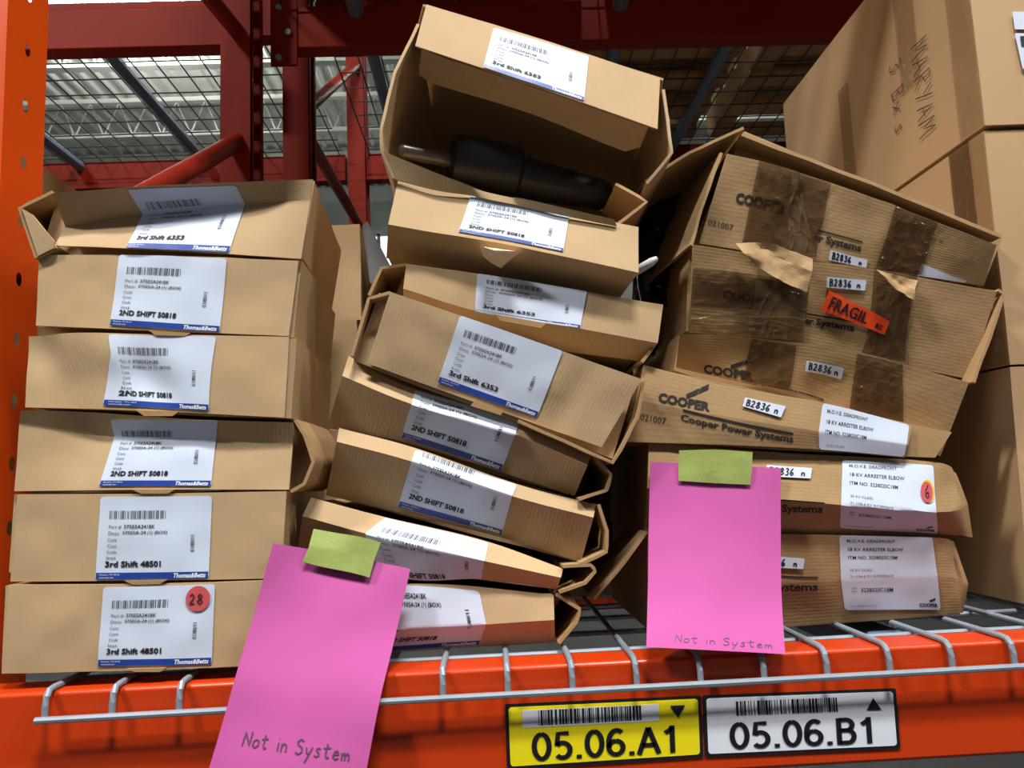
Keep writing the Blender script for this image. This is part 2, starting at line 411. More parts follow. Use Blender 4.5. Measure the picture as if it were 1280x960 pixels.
BLOCK = {  # upright sans figures: centre lines, cell .62 wide, 1 high
 '0': (.62, [arc(.31, .5, .235, .435, 90, 450, 32)]),
 '5': (.62, [[(.50, .93), (.16, .93), (.115, .50)], [(.115, .50)]+arc(.29, .33, .235, .265, 125, -140, 22)]),
 '6': (.62, [arc(.31, .31, .225, .245, 90, 450, 26), [(.085, .31), (.085, .45)]+arc(.345, .5, .26, .435, 180, 52, 16)]),
 '.': (.26, [[(.13, .0), (.13, .135)]]),
 'A': (.72, [[(.04, 0), (.36, .97)], [(.36, .97), (.68, 0)], [(.155, .33), (.565, .33)]]),
 'B': (.68, [[(.12, 0), (.12, 1)], [(.12, .935), (.36, .935)]+arc(.36, .735, .19, .20, 90, -90, 12)+[(.12, .535)], [(.12, .535), (.39, .535)]+arc(.39, .30, .20, .235, 90, -90, 12)+[(.12, .065)]]),
 '1': (.55, [[(.34, 0), (.34, 1)], [(.34, .93), (.26, .83), (.11, .735)]])}
def put_block(mb, S, t, u0, v0, u1, v1, off, pen=.084):
    tot = sum(BLOCK[c][0]+.06 for c in t)-.06; x = 0
    for c in t:
        for st in BLOCK[c][1]:
            n = len(st); vs = []
            for i, (a, b) in enumerate(st):
                dx = st[min(i+1, n-1)][0]-st[max(i-1, 0)][0]; dy = st[min(i+1, n-1)][1]-st[max(i-1, 0)][1]; l = math.hypot(dx, dy)
                for sg in (1, -1): vs.append(S.pt(u0+(u1-u0)*(x+a-dy/l*pen*sg)/tot, v1-(v1-v0)*(b+dx/l*pen*sg*.9), off))
            mb.add(vs, [(2*i, 2*i+1, 2*i+3, 2*i+2) for i in range(n-1)])
        x += BLOCK[c][0]+.06
def ship_label(S, quad, parent, line, v0=0., v1=1., seed=1, dot=None):
    L = S.sub(quad, v0, v1)
    lab = card('shipping_label', L, PAPER, parent, corner=.04)
    k = MB(); g = MB(); bl = MB(); wh = MB()
    put_bars(g, L, .09, .17, .60, .27, 34, seed=5)
    if g.v: g.build('barcode', INKG, lab, 0)
    g = MB()
    put_text(g, L, 'Part #', .09, .345, .20, .385); put_text(k, L, '375ESA241BK', .22, .34, .49, .385, bold=.012, shear=.1)
    put_text(g, L, 'Desc', .09, .42, .185, .46); put_text(k, L, '375ESA-24 (1) (BOX)', .21, .415, .61, .465, bold=.012, shear=.1)
    for i, s_ in enumerate(('Cont', 'Cont', 'Code', 'Inst')): put_text(g, L, s_, .085, .50+.072*i, .165, .54+.072*i)
    put_text(k, L, line, .075, .775, .56 if line[0] == '3' else .60, .85, bold=.038)
    put_text(k, L, '11/08/13', .825, .47, .86, .67, bold=.015, rot=True)
    if k.v: k.build('printed_lettering', INK, lab, 0)
    if g.v: g.build('field_names', INKG, lab, 0)
    put_rect(bl, L, .004, .915, .996, .995, .0012, 40); put_text(wh, L, 'Thomas&Betts', .68, .928, .975, .985, .0014, bold=.03, shear=.25)
    put_text(wh, L, 'Memphis, TN 38125', .03, .93, .20, .953, .0014); put_text(wh, L, 'www.tnb.com', .03, .963, .15, .983, .0014)
    if bl.v:
        bl.build('blue_band', BLUE, lab, 0)
        if wh.v: wh.build('band_lettering', WHITE, lab, 0)
    if dot:
        d = disc('round_sticker', L, dot[0], dot[1], .0125, RED, parent, .0022)
        d['label'] = 'round red sticker with the number 28'
        h = MB(); put_pen(h, L, dot[2], dot[0]-.075, dot[1]+.07, .13, .0006, adv=1.0, off=.0028); h.build('handwritten_number', INK, d, 0)
    return lab

ZDECK = CAM_Z-.1775
def mailer(label, rows, Y0, body, D, lab=None, line='', lv=(0, 1), dents=(), tab=None, flaps=(), seed=0, zmin=None, group='flat cartons stacked on the shelf', dot=None, rec=.007, rough=.0026, panel_mat=None, name='flat_carton'):
    bq = [P(x, y, Y0+rec) for x, y in body]
    base = sum(bq, Vector())/4+D/2; base.z = min(q.z for q in bq)
    root = thing(name, base, label, 'box', group)
    S = Surf(rows, Y0, dents, rough, seed=seed)
    hull('body', bq, D, panel_mat or CARD, root, zmin=zmin)
    sheet('front_panel', S, panel_mat or CARD, root, nu=48, nv=18)
    if lab: ship_label(S, lab, root, line, lv[0], lv[1], seed, dot)
    if tab: poly('locking_tab', [P(x, y, Y0-.0035+(dy[0] if dy else 0)) for x, y, *dy in tab], CARDIN, root, Vector((0, .003, 0)))
    for pts, fy, dep in flaps: strip('side_flap', [P(x, y, Y0+fy) for x, y in pts], Vector((0, dep, 0)), CARDIN, root)
    return root, S

# ------------------------------------------------------------------ setting
HB = .183
ZB = CAM_Z-HB                                   # top of the near beam
m = MB(); m.box((-14, -8, -.05), (14, 14, 0)); f_ = struct(m.build('floor', FLOOR))
# corrugated roof deck and its joists
V = []; F = []; nx = 560; x = -14.0
prof = [(0, 0), (.04, .0), (.06, .04), (.13, .04), (.15, 0)]
xs = []
while x < 14: xs += [(x+a*1.3, b) for a, b in prof[:-1]]; x += .195
for a, b in xs: V += [(a, -8, 7.2+b), (a, 14, 7.2+b)]
for i in range(len(xs)-1): F.append((2*i, 2*i+1, 2*i+3, 2*i+2))
struct(mesh_obj('ceiling', V, F, CEIL, smooth=0))
for i, y in enumerate((4.2, 6.0, 7.8, 9.6, 11.4)):
    m = MB(); m.box((-14, y-.06, 6.62), (14, y+.06, 6.68)); m.box((-14, y-.05, 7.14), (14, y+.05, 7.2))
    for k in range(70): m.tube([(-14+k*.4, y, 6.66), (-13.8+k*.4, y, 7.16), (-13.6+k*.4, y, 6.66)], .014, 5, False)
    struct(m.build('trim_%d' % (i+1), CEIL))
m = MB(); m.box((-14, 13, 0), (14, 13.2, 7.2)); struct(m.build('wall_back', WALL))
for i, (a, b) in enumerate(((-3.9, -2.7), (-2.4, -1.3))):
    m = MB(); m.box((a, 12.96, 4.6), (b, 12.995, 6.2)); o = struct(m.build('window_%d' % (i+1), WINM))
    m = MB()
    for t in (0, .5, 1): m.box((a+(b-a)*t-.03, 12.92, 4.55), (a+(b-a)*t+.03, 12.96, 6.25))
    m.box((a, 12.92, 4.53), (b, 12.96, 4.6)); m.box((a, 12.92, 6.2), (b, 12.96, 6.27)); struct(m.build('window_frame', WALL, o))

for i, (lx, ly, pw) in enumerate(LAMPS):
    t = thing('high_bay_light', (lx, ly, LAMP_Z), 'bright rectangular high bay light hanging under the corrugated roof' if ly < 0 or i != 4 else 'glaring roof light seen above the rear red beam', 'lamp', 'high bay lights')
    m = MB(); m.box((lx-.6, ly-.22, LAMP_Z+.02), (lx+.6, ly+.22, LAMP_Z+.09)); m.build('housing', WALL, t)
    m = MB(); m.box((lx-.57, ly-.19, LAMP_Z), (lx+.57, ly+.19, LAMP_Z+.02)); m.build('diffuser', LAMPM, t)
    m = MB()
    for s in (-.4, .4): m.tube([(lx+s, ly, LAMP_Z+.09), (lx+s, ly, 7.2)], .006, 5)
    m.build('hanger', WALL, t)
    ld = bpy.data.lights.new('lamp', 'AREA'); ld.shape = 'RECTANGLE'; ld.size = 1.1; ld.size_y = .36; ld.energy = pw; ld.color = (1, .985, .96)
    lo = bpy.data.objects.new('lamp', ld); COL.objects.link(lo); lo.location = (0, 0, -.02); lo.parent = t
    if ly > 0:      # upward lamp added to brighten the roof, in place of bounced light
        ld = bpy.data.lights.new('added_roof_fill', 'AREA'); ld.shape = 'RECTANGLE'; ld.size = 1.1; ld.size_y = .36; ld.energy = 250
        lo = bpy.data.objects.new('added_roof_fill', ld); COL.objects.link(lo); lo.location = (0, 0, .12); lo.rotation_euler = (math.pi, 0, 0); lo.parent = t

# ------------------------------------------------------------------ racking
def hole_plate(mb, o, eu, ev, W, H, pitch, cols, rx, ry, z_first):
    """plate o + eu*[0,W] + ev*[0,H] with oval holes in columns"""
    o, eu, ev = Vector(o), Vector(eu), Vector(ev); cw = W/cols; n = int((H-z_first)/pitch); n = max(1, n)
    def q(a, b): return o+eu*a+ev*b
    for c in range(cols):
        mb.add([q(c*cw, 0), q((c+1)*cw, 0), q((c+1)*cw, z_first), q(c*cw, z_first)], [(0, 1, 2, 3)])
        for k in range(n):
            a0, b0 = c*cw, z_first+k*pitch; cx, cy = a0+cw/2, b0+pitch/2
            out = []; ins = []
            for i in range(16):
                an = 2*math.pi*i/16; ca, sa = math.cos(an), math.sin(an); s = max(abs(ca), abs(sa))
                out.append(q(cx+ca/s*cw/2, cy+sa/s*pitch/2)); ins.append(q(cx+ca*rx, cy+sa*ry))
            mb.add(out+ins, [(i, (i+1) % 16, 16+(i+1) % 16, 16+i) for i in range(16)])
        b1 = z_first+n*pitch
        if b1 < H: mb.add([q(c*cw, b1), q((c+1)*cw, b1), q((c+1)*cw, H), q(c*cw, H)], [(0, 1, 2, 3)])
XI = P(10, 0, .06).x
ZT = 4.6
def post_closed(y0, y1, xi, mt, name, parent):
    """front post: closed section, bolt holes on the inner side"""
    mb = MB(); w = .076
    hole_plate(mb, (xi, y0, 0), (0, 1, 0), (0, 0, 1), y1-y0, ZT, .0724, 1, .0055, .0085, .018)
    hole_plate(mb, (xi-w, y0, 0), (1, 0, 0), (0, 0, 1), w, ZT, .0508, 2, .007, .011, .01)
    mb.add([(xi-w, y0, 0), (xi-w, y1, 0), (xi-w, y1, ZT), (xi-w, y0, ZT)], [(0, 1, 2, 3)])
    mb.add([(xi, y1, 0), (xi-.02, y1, 0), (xi-.02, y1, ZT), (xi, y1, ZT)], [(0, 1, 2, 3)])
    o = mb.build(name, mt, parent, 20); return o
def post_open(y0, y1, xi, mt, name, parent):
    """post whose channel opens to the bay: two edges and a punched web behind"""
    mb = MB(); w = .076; l = .018
    mb.box((xi-w, y0, 0), (xi, y0+.003, ZT)); mb.box((xi-w, y1-.003, 0), (xi, y1, ZT))
    mb.box((xi-.003, y0, 0), (xi, y0+l, ZT)); mb.box((xi-.003, y1-l, 0), (xi, y1, ZT))
    hole_plate(mb, (xi-w, y0, 0), (0, 1, 0), (0, 0, 1), y1-y0, ZT, .0762, 2, .009, .013, .01)
    return mb.build(name, mt, parent, 20)
def upright(label, xi, yf, yr, front, rear, mtf, mt, braces):
    t = thing('upright_frame', (xi-.038, (yf+yr)/2, 0), label, 'rack frame')
    front(yf, yf+.082, xi, mtf, 'front_post', t); rear(yr-.10, yr, xi, mt, 'rear_post', t)
    for a, b, r in braces:
        m = MB(); m.tube([a, b], r, 12); m.build('brace', mt, t)
    for y in (yf+.04, yr-.05):
        m = MB(); m.box((xi-.09, y-.07, 0), (xi+.03, y+.07, .008)); m.build('foot_plate', mt, t)
    return t
def onX(px, py, X):
    d = fw*FPX+rt*(px-640)-up*(py-480); return CO+d*(X/d.x)
XB = XI-.038
bA0 = onX(345, 100, XB); bA1 = onX(255, -12, XB); bB0 = onX(346, 148, XB); bB1 = onX(212, 226, XB)
def ext(a, b, y): return a+(b-a)*((y-a.y)/(b.y-a.y))
braces1 = [(ext(bA0, bA1, 1.02), ext(bA0, bA1, .12), .019), (ext(bB0, bB1, 1.02), ext(bB0, bB1, .12), .021)]
for z0, z1 in ((.15, .75), (.75, .15), (2.9, 3.6)): braces1.append((Vector((XB, .12, z0)), Vector((XB, 1.02, z1)), .019))
upright('orange upright frame with a round-holed post beside the left carton stack', XI, .06, 1.10, post_closed, post_open, POST, REDP, braces1)
X2 = P(396, 150, 1.36).x; X2B = X2-.03
c0 = onX(396, 125, X2B); c1 = onX(447, 80, X2B); e0 = onX(393, 185, X2B); e1 = onX(445, 275, X2B)
braces2 = [(ext(c0, c1, 1.38), ext(c0, c1, 2.35), .019), (ext(e0, e1, 1.38), ext(e0, e1, 2.35), .019)]
upright('dark red upright frame of the rack behind, with slotted posts and slanting braces', X2, 1.27, 2.40, post_open, post_open, REDP, REDP, braces2)

def beam(label, x0, x1, y0, y1, z1, h, mt, ends=()):
    t = thing('shelf_beam', ((x0+x1)/2, (y0+y1)/2, z1-h), label, 'rack beam', 'rack beams')
    m = MB(); m.box((x0, y0, z1-h), (x1, y1, z1)); bevel(m.build('beam_tube', mt, t), .004)
    for x in ends:
        m = MB(); m.box((x-.035, y0-.004, z1-h-.05), (x+.035, y0+.004, z1+.03))
        bevel(m.build('end_connector', mt, t), .002)
        m = MB()
        for k in range(3): m.tube([(x-.012+.024*(k % 2), y0-.012, z1-h-.03+.07*k), (x-.012+.024*(k % 2), y0-.002, z1-h-.03+.07*k)], .008, 10)
        m.build('bolt', WIRE, t)
    return t
NB = beam('bright orange shelf beam in front carrying the wire lip and location signs', XI+.002, 1.9, 0, .05, ZB, .112, BEAM)
beam('orange rear beam low behind the cartons at deck height', XI+.002, 1.9, 1.02, 1.07, ZB, .118, BEAM)
ZR = P(640, 53, 1.10).z
beam('red upper beam crossing behind the open carton at the top', XI+.03, 1.9, 1.10, 1.15, ZR+.118, .118, REDP, (XI+.055,))
beam('dark red upper beam above the mesh panel near the left upright', -3.0, XI-.10, 1.10, 1.15, P(190, 59, 1.10).z+.115, .115, REDP)
ZF = P(190, 236, 2.35).z
beam('dark red far beam below the mesh panel, behind the left stack', -3.6, X2-.09, 2.33, 2.38, ZF+.118, .118, REDP)
beam('dark red far beam seen behind the open carton and torn lid', X2-.02, 2.6, 2.33, 2.38, ZF+.118, .118, REDP)
beam('dark red beam of the rear rack hidden close behind the upper beam', X2+.02, 2.6, 1.27, 1.32, ZF+.118, .118, REDP)
beam('red beam of the rear rack above the far left mesh', -3.6, X2-.09, 1.27, 1.32, ZF+.118, .118, REDP)
beam('dark red low beam of the rear rack glimpsed through the shelf wires', XI+.1, 2.4, 1.34, 1.39, ZB-.36, .118, REDP)
beam('dark red lower beam of the rear rack deep under the shelf wires', XI+.1, 2.4, 2.33, 2.38, ZB-.85, .118, REDP)

beam('unseen orange front beam added on the next level up, shading the bay', XI+.002, 1.9, 0, .05, ZR+.118, .118, BEAM)  # out of view: upper level added to darken the bay
# wire decks
def wires(mb, x0, x1, y0, y1, z, sx, sy, r, n=6):
    k = 0
    while x0+k*sx <= x1+1e-6: mb.tube([(x0+k*sx, y0, z), (x0+k*sx, y1, z)], r, n); k += 1
    k = 0
    while y0+k*sy <= y1+1e-6: mb.tube([(x0, y0+k*sy, z+2*r), (x1, y0+k*sy, z+2*r)], r, n); k += 1
dk = thing('wire_deck', (.5, .5, ZB), 'grey wire deck with a lip hooked over the bright orange front beam', 'wire shelf')
XW0 = P(553, 850, -.012).x; SX = P(1033, 820, -.012).x-P(553, 840, -.012).x; SX /= 6
xw = [XW0+SX*k for k in range(-6, 14)]; RW = .0031
m = MB(); ZW = ZB+.0032
XL = P(45, 893, -.014).x; ZL = ZB-.023
for x in xw:
    if x < XL+.003: continue
    m.tube([(x, 1.05, ZW), (x, .03, ZW), (x, .004, ZW), (x, -.004, ZW-.001), (x, -.009, ZW-.006), (x, -.011, ZW-.014), (x, -.011, ZL)], RW, 8)
m.build('deck_wires', WIRE, dk)
m = MB(); m.tube([(XL, -.015, ZL), (1.9, -.015, ZL)], RW*1.05, 8); m.build('lip_bar', WIRE, dk)
m = MB()
for k in range(11): m.tube([(XL, .06+k*.098, ZW-.0055), (1.9, .06+k*.098, ZW-.0055)], RW, 8)
m.build('cross_wires', WIRE, dk)
for x in (-.15, .45, 1.1):
    m = MB(); m.box((x-.02, .05, ZW-.045), (x+.02, 1.02, ZW-.01)); bevel(m.build('support_channel', CHAN, dk), .003)
def mesh_deck(label, x0, x1, y0, y1, z, chans, dx=.102):
    t = thing('wire_deck', ((x0+x1)/2, (y0+y1)/2, z), label, 'wire shelf')
    m = MB(); wires(m, x0, x1, y0, y1, z+.003, .0762, dx, .0026, 5); m.build('wire_mesh', WIRED, t)
    for c0, c1 in chans:
        m = MB(); m.tube([(c0, y0, z-.02), (c1, y1, z-.02)], .021, 10); m.build('support_channel', CHAN, t)
ZM = ZF+.118
mesh_deck('overhead wire mesh panel beyond the left upright, roof showing through', -3.4, X2-.10, 1.29, 2.37, ZM, ((-1.66, -1.66), (-1.14, -1.14), (-2.6, -2.6)))
mesh_deck('overhead wire mesh panel beyond the open carton, dark with loads', X2+.012, 2.4, 1.29, 2.37, ZM, ((-.32, -.32), (.47, .47), (.84, .84), (1.6, 1.6)))

mesh_deck('unseen wire deck added on the next level up to carry the shading cartons', XI+.05, 1.9, .052, 1.098, ZR+.118, ((-.3, -.3), (.4, .4), (1.1, 1.1)))  # unseen deck, added together with the cartons that shade the bay
# loads on the rear rack's upper deck (right part), seen from below through the mesh
def pallet(label, x, y, z):
    t = thing('pallet', (x, y, z), label, 'pallet', 'pallets on the rear rack')
    for k in range(5):
        m = MB(); m.box((x-.5, y-.48+k*.21, z), (x+.5, y-.38+k*.21, z+.018)); m.build('bottom_board', WOOD, t)
    for k in range(3):
        m = MB(); m.box((x-.5+k*.46, y-.48, z+.018), (x-.42+k*.46, y+.48, z+.10)); m.build('stringer', WOOD, t)
    for k in range(7):
        m = MB(); m.box((x-.5, y-.48+k*.143, z+.10), (x+.5, y-.39+k*.143, z+.118)); m.build('top_board', WOOD, t)
pallet('wooden pallet on the rear mesh deck above the open carton', .42, 1.84, ZM+.0115)
pallet('wooden pallet on the rear mesh deck above the taped cartons', 1.50, 1.84, ZM+.0115)
def carton(label, x0, x1, y0, y1, z0, z1, mt=None, group=None, sag=.002):
    t = thing('carton', ((x0+x1)/2, (y0+y1)/2, z0), label, 'box', group)
    hull('body', [(x0, y0, z1), (x1, y0, z1), (x1, y0, z0), (x0, y0, z0)], Vector((0, y1-y0, 0)), mt or CARDB, t, rough=sag, zmin=z0)
    m = MB(); m.box(((x0+x1)/2-.025, y0-.0025, z0+.02), ((x0+x1)/2+.025, y0-.0015, z1-.01)); m.build('packing_tape', TAPE, t)
    return t
carton('carton loaded on the rear pallet above the open carton', -.05, .90, 1.40, 2.28, ZM+.13, ZM+.85, group='cartons on the rear rack pallets')
carton('carton loaded on the rear pallet above the taped cartons', 1.02, 1.98, 1.40, 2.28, ZM+.13, ZM+.85, group='cartons on the rear rack pallets')

for a, b in ((-.45, .30), (.36, 1.06), (1.12, 1.85)): carton('unseen large carton added on the next level up to shade the bay', a, b, .34, 1.09, ZR+.130, ZR+.85, group='added shading cartons on the next level up')  # loads out of view, added to block light from above
# ------------------------------------------------------------------ left stack
LD = Vector((-.012, .25, 0))
GL = 'flat cartons in the left stack'
LT = [((160,238),(295,232),(287,316),(158,310)), ((149,317),(284,324),(275,416),(138,407)), ((138,419),(271,421),(262,514),(129,507)),
      ((137,525),(272,526),(264,608),(124,608)), ((126,621),(265,620),(261,723),(119,725)), ((130,734),(270,730),(265,830),(122,833))]
r1, _ = mailer('crushed flat carton, topmost of the left stack, its front panel caved in', [[(66,241,-.012),(230,230,-.010),(391,224,0)],[(82,284,.012),(160,271,.016),(300,256,.014),(388,250,.004)],[(68,307,0),(190,312,-.002),(376,323,0)]], .018,
    [(72,243),(393,226),(378,322),(50,318)], Vector((-.02, .26, 0)), LT[0], '3rd Shift 6353', seed=1, group=GL, rec=.022,
    flaps=[([(68,306),(47,320),(27,260),(66,241)], -.004, .09)])
poly('torn_flap', [P(27,260,.012), P(40,268,.010), P(67,301,.012), P(67,310,.013), P(47,320,.013)], CARD, r1)
mailer('flat carton second from top of left stack, small tear in its label', [[(48,318),(200,319),(373,326)],[(45,407),(185,413),(361,420)]], .018, [(50,318),(378,326),(367,421),(47,408)], Vector((-.015,.26,0)), LT[1], '2ND SHIFT 50818', seed=2, group=GL,
    dents=[(.85,.5,.12,.5,.002)], tab=[(186,413),(238,416),(232,420),(194,419)])
mailer('flat carton third from top of left stack, dented across the label', [[(34,420),(130,417),(361,421)],[(31,509),(172,513),(356,522)]], .016, [(36,421),(370,422),(364,523),(33,510)], LD, LT[2], '2ND SHIFT 50818', seed=3, group=GL,
    dents=[(.25,.1,.16,.5,-.006),(.42,.65,.12,.4,.008),(.05,.2,.08,.4,.006)], tab=[(170,513),(224,514),(215,520),(180,520)])
mailer('torn flat carton fourth from top of left stack, crumpled end flap', [[(26,513,-.006),(110,515,-.004),(240,524,-.006),(366,528,-.006)],[(24,530,.0),(120,544,.006),(240,550,.008),(366,555,.004)],[(18,614),(190,612),(361,612)]], .016, [(28,516),(360,528),(352,613),(20,614)], LD, LT[3], '2ND SHIFT 50818', seed=4, group=GL, rec=.016,
    dents=[(.22,.35,.10,.45,.004)], tab=[(165,612),(218,612),(210,617),(176,617)],
    flaps=[([(367,526),(379,545),(389,578),(378,603),(362,612)], -.002, .16)])
mailer('flat carton fifth from top of left stack, label reading 3rd Shift 48501, no sticker', [[(22,618),(180,617),(358,614)],[(13,727),(180,726),(352,723)]], .014, [(18,618),(358,615),(352,724),(10,715)], LD, LT[4], '3rd Shift 48501', seed=5, group=GL,
    tab=[(155,726),(208,725),(200,730),(166,731)])
mailer('flat carton at the bottom of left stack with a round red sticker', [[(11,731),(180,730),(347,725)],[(4,842),(170,838),(342,831)]], .012, [(6,732),(352,725),(347,832),(3,842)], LD, LT[5], '3rd Shift 48501', seed=6, group=GL, zmin=ZDECK, dot=(.855, .17, '28'),
    dents=[(.28,.5,.02,.6,.001)], tab=[(158,836),(207,835),(200,840),(168,840)])

# ------------------------------------------------------------------ middle stack
GM = 'flat cartons in the middle stack'
MDp = Vector((0, .25, 0))
mailer('flat carton at the bottom of middle stack, partly behind the pink note', [[(356,736),(535,730),(692,744)],[(358,790,-.004),(535,785,-.004),(693,775,-.008)],[(354,827,.022),(500,815,.02),(694,802,.018)]], .055, [(358,736),(690,744),(690,804),(356,826)], MDp,
    ((466,730),(599,739),(599,806),(462,816)), '2ND SHIFT 50818', (.28, 1), seed=11, group=GM, zmin=ZDECK, rec=.02,
    flaps=[([(694,745),(722,762),(718,776),(697,803)], -.002, .16)])
mailer('squashed flat carton second from bottom of middle stack, note taped on', [[(389,622,.016),(479,646,.014),(602,675,.012),(704,711,.014)],[(378,645,-.006),(470,670,-.008),(600,700,-.008),(701,722,-.004)],[(372,690,.008),(509,724,.006),(602,724,.006),(696,737,.010)]], .05, [(390,626),(698,712),(692,737),(374,692)], MDp,
    ((481,647),(611,679),(602,724),(466,714)), '2ND SHIFT 50818', (0, .87), seed=12, group=GM, rec=.03,
    flaps=[([(704,711),(738,708),(742,713),(730,727),(698,739)], -.002, .16)])
mailer('flat carton third from bottom of middle stack, above the squashed one', [[(424,535,.006),(519,560,.006),(646,605,.006),(745,631,.006)],[(421,552,-.003),(515,577,-.003),(640,620,-.003),(742,647,-.003)],[(407,619,.026),(500,641,.026),(627,672,.026),(726,703,.026)]], .05, [(426,537),(735,628),(718,702),(409,619)], MDp,
    ((519,562),(646,606),(627,669),(497,634)), '2ND SHIFT 50818', (.2, 1), seed=13, group=GM, rec=.036,
    flaps=[([(746,632),(757,664),(756,688),(724,704)], -.002, .17)])
mailer('flat carton fourth from bottom of middle stack, its panel bowed outward', [[(436,445,.010),(480,470,.012),(518,486,.010),(650,525,.010),(739,568,.010)],[(428,470,-.004),(514,505,-.004),(645,544,-.004),(734,582,-.003)],[(409,535,.022),(501,552,.020),(625,590,.020),(718,620,.022)]], .048, [(438,449),(728,566),(710,618),(414,536)], MDp,
    ((519,488),(650,526),(626,589),(501,548)), '2ND SHIFT 50818', (.29, 1), seed=14, group=GM, rec=.030,
    flaps=[([(741,569),(762,594),(757,612),(722,622)], -.002, .17)])
r4, s4 = mailer('flat carton fifth from bottom of middle stack, tilted, full label showing', [[(488,365),(640,417),(802,474)],[(459,454,.010),(600,505,.010),(752,559,.010)]], .030, [(474,366),(795,478),(766,574),(442,450)], MDp,
    ((576,393),(704,437),(671,522),(547,478)), '3rd Shift 6353', seed=15, group=GM, rec=.018, dents=[(.8,.5,.05,.7,.002)], tab=[(594,500),(630,513),(626,519),(588,507)],
    flaps=[([(802,476),(796,520),(767,576),(648,524)], .004, .20), ([(487,364),(459,372),(438,445)], .002, .20)])
mailer('flat carton third from top of middle stack, half covered by torn one', [[(508,330),(650,350),(829,381)],[(504,361,-.002),(598,389,-.002),(726,411,-.002),(822,429,-.002)],[(506,395,.03),(650,430,.03),(799,451,.03)]], .060, [(511,332),(816,382),(796,448),(480,400)], MDp,
    ((600,318),(738,340),(725,411),(594,390)), '3rd Shift 6353', (.06, 1), seed=16, group=GM, rec=.036, tab=[(618,393),(683,404),(676,410),(626,401)],
    flaps=[([(508,329),(476,334),(459,368)], .002, .18), ([(822,384),(818,428),(800,452)], .004, .15)])
r2, s2 = mailer('flat carton second from top of middle stack, small tear under its label', [[(497,225,.016),(640,252,.016),(798,284,.016)],[(485,280,0),(640,307,0),(798,341,0)],[(483,322,.055),(640,350,.055),(772,376,.055)]], .038, [(500,228),(794,288),(774,372),(484,318)], MDp,
    ((589,243),(712,267),(704,315),(573,290)), '2ND SHIFT 50818', seed=17, group=GM, rec=.06)
m_ = [P(600,307,.030), P(618,313,.029), P(651,314,.031), P(640,322,.044), P(626,335,.060), P(614,328,.054), P(604,320,.044)]
tt = poly('torn_patch', m_, TORN, r2, Vector((0, .002, 0))); tt['label'] = 'pale torn patch of bare board'

# open carton on top with a black connector inside
Y1 = .045
t1 = thing('open_carton', P(640, 260, .17), 'open flat carton on top of middle stack with its lid raised', 'box', None)
S1 = Surf([[(533,5,.019),(680,50,.019),(825,98,.019)],[(519,57),(670,108),(822,161)]], Y1, (), .0012, seed=21)
sheet('lid_front', S1, CARD, t1)
ship_label(S1, ((617,35),(736,71),(730,127),(604,85)), t1, '3rd Shift 6353', seed=3)
# slot under the label
m = MB(); put_rect(m, S1.sub(((648,101),(692,116),(690,122),(655,111))), 0, 0, 1, 1, .001); m.build('tab_slot', BLACK, t1)
S1b = Surf([[(527,62,.002),(529,64,.003),(660,107,.003),(806,158,.003),(810,159,.002)],[(524,82,.024),(531,84,.024),(660,124,.024),(800,172,.024),(806,170,.024)],[(524,94,.038),(536,103,.042),(660,141,.042),(783,190,.042),(800,184,.038)]], Y1, (), .001, seed=22)
sheet('tuck_flap', S1b, CARD, t1, nu=40, nv=8, back=Vector((0, .001, .003)))
# lid top falls back to the hinge
TLw, TRw = P(533, 5, Y1+.021), P(825, 98, Y1+.021)
hz = Vector((0, .30, -.055))
poly('lid_top', [TLw+Vector((-.004, 0, 0)), TRw+Vector((.004, 0, 0)), TRw+hz+Vector((.035, 0, 0)), TLw+hz+Vector((-.042, 0, 0)), TLw+Vector((-.022, .06, -.012))], CARD, t1, Vector((0, 0, -.003)))
bl, br = P(491, 224, Y1+.02), P(772, 281, Y1+.02)
poly('base', [bl, br, br+Vector((0, .30, 0)), bl+Vector((0, .30, 0))], CARDIN, t1, Vector((0, 0, .003)))
poly('rear_wall', [P(462,216,Y1+.02)+Vector((0,.30,0)), P(812,286,Y1+.02)+Vector((0,.30,0)), P(846,112,Y1)+hz, P(490,-4,Y1)+hz], CARDIN, t1)
strip('side_wall', [P(521,30,Y1+.012), P(492,90,Y1), P(474,160,Y1-.006), P(476,188,Y1-.004), P(491,224,Y1+.004)], Vector((0, .31, -.02)), CARD, t1, .0035)
strip('side_wall', [P(828,112,Y1+.014), P(838,190,Y1+.004), P(807,228,Y1+.012)], Vector((0, .31, -.02)), CARD, t1, .0035)
strip('end_flap', [P(768,231,Y1+.03), P(807,252,Y1+.012), P(772,278,Y1+.012)], Vector((0, .10, 0)), CARDIN, t1, .0035)
S1c = Surf([[(477,188,-.004),(540,214,-.004),(584,231,-.002),(604,239,.004),(640,247,.004),(657,249,0),(768,274,0)],[(491,223,.004),(545,237,.004),(590,244,.004),(610,249,.004),(645,256,.004),(662,260,.004),(771,282,.004)]], Y1, (), .001, seed=24)
sheet('front_wall', S1c, CARD, t1, nu=40, nv=4)
